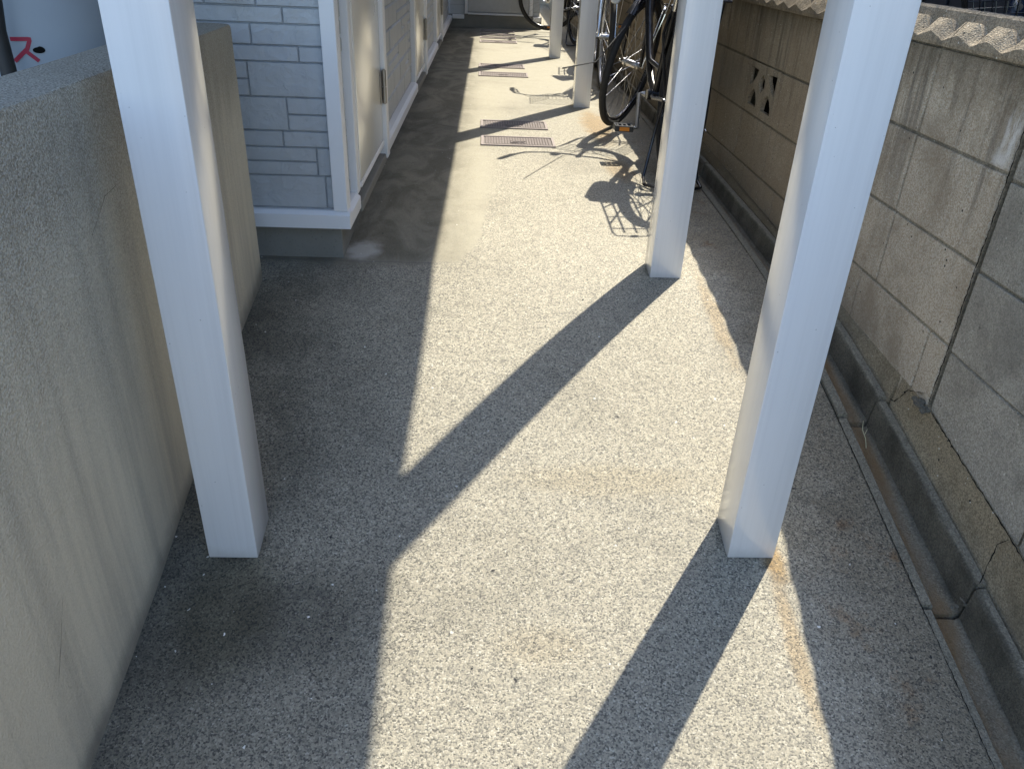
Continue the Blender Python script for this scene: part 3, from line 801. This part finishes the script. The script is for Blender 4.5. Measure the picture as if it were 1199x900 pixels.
# ------------------------------------------------------------------ bicycles
def arc(c,r,a0,a1,n=24,y=0):
    return [(c[0]+r*math.cos(R(a0+(a1-a0)*i/n)),y,c[2]+r*math.sin(R(a0+(a1-a0)*i/n))) for i in range(n+1)]
def bicycle(loc,rz,label,paint,steer=0,basket=True,lean=0,crank_deg=-115,fender='black',rack=True,guardlamp=True,name='bicycle'):
    t=thing(name,label,'bicycle',loc,rz,None); t.rotation_euler=(lean,0,rz)
    L=1.10; WR=.33; RH=(0,0,WR); FH=(L,0,WR); BB=(.46,0,.28)
    S0=Vector((.985,0,.70)); ax=Vector((-.33,0,.944)).normalized()
    SM=Matrix.Translation(S0)@Matrix.Rotation(R(steer),4,ax)@Matrix.Translation(-S0)
    I=Matrix.Identity(4)
    rimm='black' if fender=='black' else 'alu'
    def wheel(c,m):
        rim=MB().torus(c,.293,.011,64,8,flat=.8).xform(m).build('wheel',rimm,t,smooth=True)
        ty=MB().torus(c,.312,.0185,64,10).xform(m).build('tyre','rubber',rim,smooth=True)
        MB().disc(c,.018,-.045,.045,16).disc(c,.027,-.032,-.028,16).disc(c,.027,.028,.032,16).disc(c,.006,-.07,.07,8).xform(m).build('hub','alu',rim,smooth=True)
        s=MB()
        for i in range(32):
            a=2*math.pi*i/32; sd=(-1)**i; a2=a+(.45 if (i//2)%2 else -.45)
            s.tube([(c[0]+.025*math.cos(a2),sd*.030,c[2]+.025*math.sin(a2)),(c[0]+.286*math.cos(a),0,c[2]+.286*math.sin(a))],.0013,4,cap=False)
        s.xform(m).build('spokes','spoke',rim)
    wheel(RH,I); wheel(FH,SM)
    # frame
    f=MB()
    f.tube([(.950,0,.80),(.995,0,.67)],.020,12)
    f.tube([(.955,0,.775),(.86,0,.60),(.72,0,.43),(.58,0,.32),BB],.019,12)
    f.tube([(.965,0,.735),(.84,0,.53),(.70,0,.40),(.42,0,.395)],.013,10)
    f.tube([BB,(.385,0,.50),(.335,0,.66)],.016,12)
    for s_ in (-1,1):
        f.tube([(.44,s_*.02,.28),(.30,s_*.045,.29),(0,s_*.060,.33)],.009,8)
        f.tube([(.345,s_*.015,.62),(.28,s_*.045,.55),(0,s_*.062,.33)],.007,8)
    f.tube([(BB[0],-.04,BB[2]),(BB[0],.04,BB[2])],.024,14)
    fr_=f.build('frame',paint,t,smooth=True)
    # fork
    g=MB()
    g.tube([(.99,0,.72),(1.0,0,.68)],.018,10)
    for s_ in (-1,1): g.tube([(1.0,s_*.012,.685),(1.012,s_*.045,.66),(1.04,s_*.055,.50),(1.065,s_*.055,.40),(L,s_*.056,.33)],[.013,.013,.012,.010,.008],8)
    g.xform(SM).build('fork',paint if paint!='silverpaint' else 'chrome',t,smooth=True)
    # mudguards
    def guard(c,a0,a1,m,nm):
        b=MB(); rows=[]
        for i in range(31):
            a=R(a0+(a1-a0)*i/30); rr=.345
            rows.append([(c[0]+(rr-d)*math.cos(a),y,c[2]+(rr-d)*math.sin(a)) for y,d in ((-.027,.018),(-.022,.006),(-.010,0),(.010,0),(.022,.006),(.027,.018),(.0255,.018),(.021,.008),(.010,.002),(-.010,.002),(-.021,.008),(-.0255,.018),(-.027,.018))])
        b.grid(rows).xform(m).build(nm,fender,t,smooth=True)
        b=MB()
        for s_ in (-1,1):
            for a in ((a1-12) if nm=='rear_mudguard' else (a0+12),):
                b.tube([(c[0],s_*.062,c[2]),(c[0]+.34*math.cos(R(a)),s_*.028,c[2]+.34*math.sin(R(a)))],.0025,6)
        b.xform(m).build('mudguard_stay','chrome',t)
    guard(RH,20,200,I,'rear_mudguard'); guard(FH,50 if guardlamp else 20,135,SM,'front_mudguard')
    # handlebar
    h=MB(); h.tube([(.945,0,.80),(.905,0,.93),(.90,0,.985)],.012,10).tube([(.90,0,.985),(.935,0,1.0)],.013,10)
    for s_ in (-1,1): h.tube([(.935,0,1.0),(.955,s_*.07,1.02),(.945,s_*.17,1.035),(.89,s_*.25,1.025),(.80,s_*.275,1.005),(.70,s_*.28,.995)],.011,10)
    hb=h.xform(SM).build('handlebar','chrome',t,smooth=True)
    for s_ in (-1,1): MB().tube([(.815,s_*.272,1.008),(.805,s_*.274,1.006),(.70,s_*.28,.995),(.69,s_*.28,.994)],[.013,.0165,.0165,.012],12).xform(SM).build('grip','plastic',hb,smooth=True)
    for s_ in (-1,1): MB().tube([(.885,s_*.235,1.0),(.86,s_*.25,.975),(.76,s_*.262,.965)],[.007,.006,.005],8).xform(SM).build('brake_lever','alu',hb,smooth=True)
    cb=MB(); cb.tube([(.885,.235,1.0),(.98,.16,1.08),(1.03,.05,1.0),(1.03,.03,.85),(1.02,.03,.72)],.0028,6); cb.tube([(.885,-.235,1.0),(.99,-.15,1.07),(1.0,-.04,.95),(.96,-.02,.78),(.80,-.02,.52),(.55,-.02,.36),(.1,-.06,.36)],.0028,6)
    cb.xform(SM if steer else I).build('cable','plastic',hb)
    bl=MB(); bl.tube([(.935,.12,1.045),(.935,.12,1.068)],[.026,.020],14).xform(SM).build('bell','chrome',hb,smooth=True)
    # saddle
    sp=MB(); sp.tube([(.335,0,.64),(.295,0,.775)],.0125,10).build('seat_post','chrome',t,smooth=True)
    s=MB(); rows=[]
    for i in range(15):
        u=i/14; x=.15+.25*u; wd=.088*(1-u)**.65*(1 if u>.08 else .75)+.018*(1 if u<.97 else .4)
        zt=.815+.022*(1-u)**2+(.004 if u>.5 else 0); rows.append([(x,wd*math.sin(R(a))*1.0,zt-.035+(.042*math.cos(R(a)) if abs(a)<91 else -.004)) for a in (-105,-90,-65,-40,-20,0,20,40,65,90,105)])
    s.grid(rows)
    for r_ in (rows[0],rows[-1]): s.poly(r_)
    s.poly([r[0] for r in rows]+[r[-1] for r in rows][::-1])
    s.build('saddle','plastic',t,smooth=True)
    sp=MB()
    for s_ in (-1,1): sp.torus((0,0,0),.018,.004,12,6).xform(Matrix.Rotation(R(90),4,'X'))
    sp.xform(Matrix.Translation((.20,0,.785))).build('saddle_spring','chrome',t)
    # rack
    if rack:
        r_=MB()
        for yy in (-.065,-.022,.022,.065): r_.tube([(.20,yy*.5,.70),(.15,yy,.715),(-.24,yy,.715)],.0045,6)
        r_.tube([(-.24,-.065,.715),(-.27,-.055,.715),(-.275,.0,.715),(-.27,.055,.715),(-.24,.065,.715)],.0045,6)
        for xx in (.08,-.08,-.2): r_.tube([(xx,-.065,.715),(xx,.065,.715)],.004,6)
        for s_ in (-1,1):
            r_.tube([(-.16,s_*.065,.715),(-.03,s_*.066,.35)],.0045,6); r_.tube([(.02,s_*.065,.715),(-.01,s_*.066,.35)],.0045,6)
        r_.build('rear_rack','black' if fender=='black' else 'chrome',t,smooth=True)
    # rear reflector and lock
    MB().disc((0,0,0),.015,-.005,.005,16).xform(Matrix.Translation((-.284,0,.69))@Matrix.Rotation(R(90),4,'Z')).build('rear_reflector','red',t)
    MB().tube([(.12+.09*math.cos(R(a)),0.0,.42) for a in (0,)]+[(.13,.0,.43)],.01,6).build('lock_body','plastic',t)
    k=MB(); k.tube([(.02+.0,.055*math.cos(R(a)),.62+.055*math.sin(R(a))) for a in range(-200,21,20)],.006,8).build('ring_lock','alu',t,smooth=True)
    # double leg stand
    k=MB()
    for s_ in (-1,1): k.tube([(0,s_*.068,.33),(.03,s_*.075,.22),(-.045,s_*.115,.03),(-.10,s_*.120,.012)],.0065,8)
    k.tube([(-.085,-.119,.012),(-.10,-.115,.010),(-.115,-.09,.010),(-.115,.09,.010),(-.10,.115,.010),(-.085,.119,.012)],.0065,8)
    k.build('kickstand','black' if fender=='black' else 'chrome',t,smooth=True)
    # drive train: guard on the right side
    k=MB(); 
    rows=[]
    for i in range(21):
        a=math.pi*2*i/20
        cx=.44 if math.cos(a)>0 else .03; rr=.095 if math.cos(a)>0 else .045
        rows.append((cx+rr*math.cos(a),-.062,(.285 if cx>.2 else .33)+rr*math.sin(a)))
    k.poly(rows[:-1]); k.poly([(x,-.045,z) for x,_,z in rows[:-1]])
    for i in range(20): k.poly([rows[i],rows[i+1],(rows[i+1][0],-.045,rows[i+1][2]),(rows[i][0],-.045,rows[i][2])])
    k.build('chain_guard',fender if fender!='chrome' else 'silverpaint',t)
    for s_,dg in ((1,crank_deg),(-1,crank_deg+180)):
        a=R(dg); ex=BB[0]+.165*math.cos(a); ez=BB[2]+.165*math.sin(a)
        c=MB().tube([(BB[0],s_*.05,BB[2]),(BB[0],s_*.075,BB[2]),(ex,s_*.085,ez),(ex,s_*.10,ez)],[.014,.011,.009,.008],8).build('crank','alu',t,smooth=True)
        p=MB(); p.box(ex-.034,ex-.024,s_*.105-.0,s_*.105+s_*.085,ez-.013,ez+.013,.002) if s_>0 else p.box(ex-.034,ex-.024,-.19,-.105,ez-.013,ez+.013,.002)
        y0,y1=(.105,.19) if s_>0 else (-.19,-.105)
        p.box(ex+.024,ex+.034,y0,y1,ez-.013,ez+.013,.002); p.box(ex-.0238,ex+.0238,y0,y0+.009,ez-.012,ez+.012,.002); p.box(ex-.0238,ex+.0238,y1-.009,y1,ez-.012,ez+.012,.002)
        p.box(ex-.006,ex+.006,y0+.0092,y1-.0092,ez-.006,ez+.006)
        for q in (.3,.55,.8): 
            yy=y0+(y1-y0)*q; p.box(ex-.0236,ex+.0236,yy-.003,yy+.003,ez-.010,ez+.010)
        pd=p.build('pedal','plastic',t)
        for xx in (ex-.0365,ex+.0345): MB().box(xx,xx+.002,y0+.02,y1-.02,ez-.009,ez+.007).build('pedal_reflector','orange',pd)
    # front lamp
    if guardlamp:
        m=SM@Matrix.Translation((L+.275,0,.585))
        l=MB(); l.tube([(-.035,0,0),(-.02,0,0),(.01,0,0),(.022,0,0)],[.014,.028,.036,.037],20).xform(m); l=l.build('lamp','chrome',t,smooth=True)
        MB().tube([(.0225,0,0),(.030,0,0),(.034,0,0)],[.034,.030,.012],20).xform(m).build('lens','clear',l,smooth=True)
        MB().tube([(-.02,0,0),(-.05,0,.012)],.005,8).tube([(.02,.045*math.cos(R(a)),.045*math.sin(R(a))) for a in range(0,181,15)],.003,6).xform(m).build('bracket','black',l)
    if basket:
        b=MB(); x0,x1=1.01,1.24; z0,z1=.76,.98
        def lerp(a,c,u): return a+(c-a)*u
        N=7
        for i in range(N+1):
            u=i/N
            hw=lerp(.125,.17,u); xa=lerp(x0,x0-.01,u); xb=lerp(x1-.03,x1+.04,u); z=lerp(z0,z1,u); rr=.004 if i in(0,N) else .0016
            b.tube([(xa,-hw,z),(xb,-hw,z),(xb,hw,z),(xa,hw,z)],rr,6,closed=True)
        for i in range(11):
            v=i/10
            for xa0,xa1,hw0,hw1,mode in ((x0,x0-.01,.125,.17,'b'),(x1-.03,x1+.04,.125,.17,'b')):
                b.tube([(xa0,lerp(-hw0,hw0,v),z0),(xa1,lerp(-hw1,hw1,v),z1)],.0016,5,cap=False)
            for s_ in (-1,1):
                b.tube([(lerp(x0,x1-.03,v),s_*.125,z0),(lerp(x0-.01,x1+.04,v),s_*.17,z1)],.0016,5,cap=False)
            b.tube([(x0,lerp(-.125,.125,v),z0),(x1-.03,lerp(-.125,.125,v),z0)],.0016,5,cap=False)
        b.xform(SM).build('basket','black' if fender=='black' else 'alu',t)
        st=MB()
        for s_ in (-1,1): st.tube([(L,s_*.062,.33),(1.12,s_*.09,.60),(1.11,s_*.10,.758)],.004,6)
        st.tube([(.96,0,.80),(1.01,0,.79)],.010,8)
        st.xform(SM).build('basket_stay','chrome',t)
    return t
# 1: black city bicycle between the posts, parked pointing away, front wheel turned to the right
bicycle((.775,3.31,0),R(90+1.0),'black city bicycle behind the second white post','black',steer=-33,lean=.028,crank_deg=-125)
# 2: silver one facing the camera
bicycle((.885,6.83,0),R(-90-4.5),'silver city bicycle facing the camera with a round front lamp','silverpaint',steer=3,fender='silverpaint',crank_deg=160)
# 3: far one, front wheel turned across the path
bicycle((.86,8.32,0),R(90+12),'far bicycle with its front wheel turned across the path','black',steer=68,crank_deg=-80,basket=True,fender='black',guardlamp=False)
# 4: over the wall in the neighbour's yard
bicycle((1.52,3.25,-.02),R(-96),'dark bicycle in the shade beyond the zigzag coping','bluepaint',steer=-20,crank_deg=-60,fender='black')

# ------------------------------------------------------------------ neighbour beyond the wall
nb=thing('shed','dark clad shed beyond the block wall coping','shed')
MB().box(2.15,4.5,-.5,12,-.02,3.3,.01).build('shed_wall','darkwall',nb)  # height raised out of view to block skylight over the shaded path
b=MB()
for i in range(41): b.box(2.135,2.1495,-.5+i*.3+.01,-.5+i*.3+.28,.0,3.25,.003)
b.build('cladding','darkwall',nb)
MB().box(2.02,4.6,-.6,12.1,3.3,3.37,.01).build('shed_roof','plastic',nb)
o=MB().box(.58,6,13.9,14.05,-.1,1.9,.01).build('yard_wall','beige'); tag(o,'pale beige wall closing the passage behind the far bicycle','wall')

# ------------------------------------------------------------------ camera
f=915.; pp=(599.5,450.)
vy=Vector((574-pp[0],-70-pp[1],f)).normalized()
d=Vector((528-pp[0],2090-pp[1],f)); d=(d-vy*d.dot(vy)).normalized(); vz=-d; vx=vy.cross(vz)
cam=bpy.data.cameras.new('camera'); co=bpy.data.objects.new('camera',cam); col.objects.link(co)
right=Vector((vx[0],vy[0],vz[0])); up=-Vector((vx[1],vy[1],vz[1])); back=-Vector((vx[2],vy[2],vz[2]))
mm=Matrix((right,up,back)).transposed().to_4x4(); mm.translation=(0,0,.87); co.matrix_world=mm
cam.sensor_width=36; cam.lens=f/1199*36; cam.clip_start=.05; cam.clip_end=6000
sc.camera=co

# ------------------------------------------------------------------ light
k_=.63; hx,hy=.588,.809
sv=Vector((hx*k_,hy*k_,1)).normalized()     # towards the sun
el=math.asin(sv.z); az=math.atan2(sv.x,sv.y)
sun=bpy.data.lights.new('sun','SUN'); so=bpy.data.objects.new('sun',sun); col.objects.link(so)
so.rotation_euler=sv.to_track_quat('Z','Y').to_euler(); sun.energy=2.9; sun.angle=R(.53); sun.color=(1,.93,.79)
wd=bpy.data.worlds.new('World'); sc.world=wd; wd.use_nodes=True
n=wd.node_tree.nodes; bg=n['Background']; sk=n.new('ShaderNodeTexSky'); sk.sky_type='NISHITA'; sk.sun_disc=False
sk.sun_elevation=el; sk.sun_rotation=az; sk.dust_density=1.2; sk.ozone_density=1.6
wd.node_tree.links.new(sk.outputs[0],bg.inputs[0]); bg.inputs[1].default_value=.15
sc.view_settings.view_transform='Standard'; sc.view_settings.look='None'; sc.view_settings.gamma=1
sc.view_settings.exposure=1.56
sc.render.engine='CYCLES'
sc.render.resolution_x=1024; sc.render.resolution_y=768
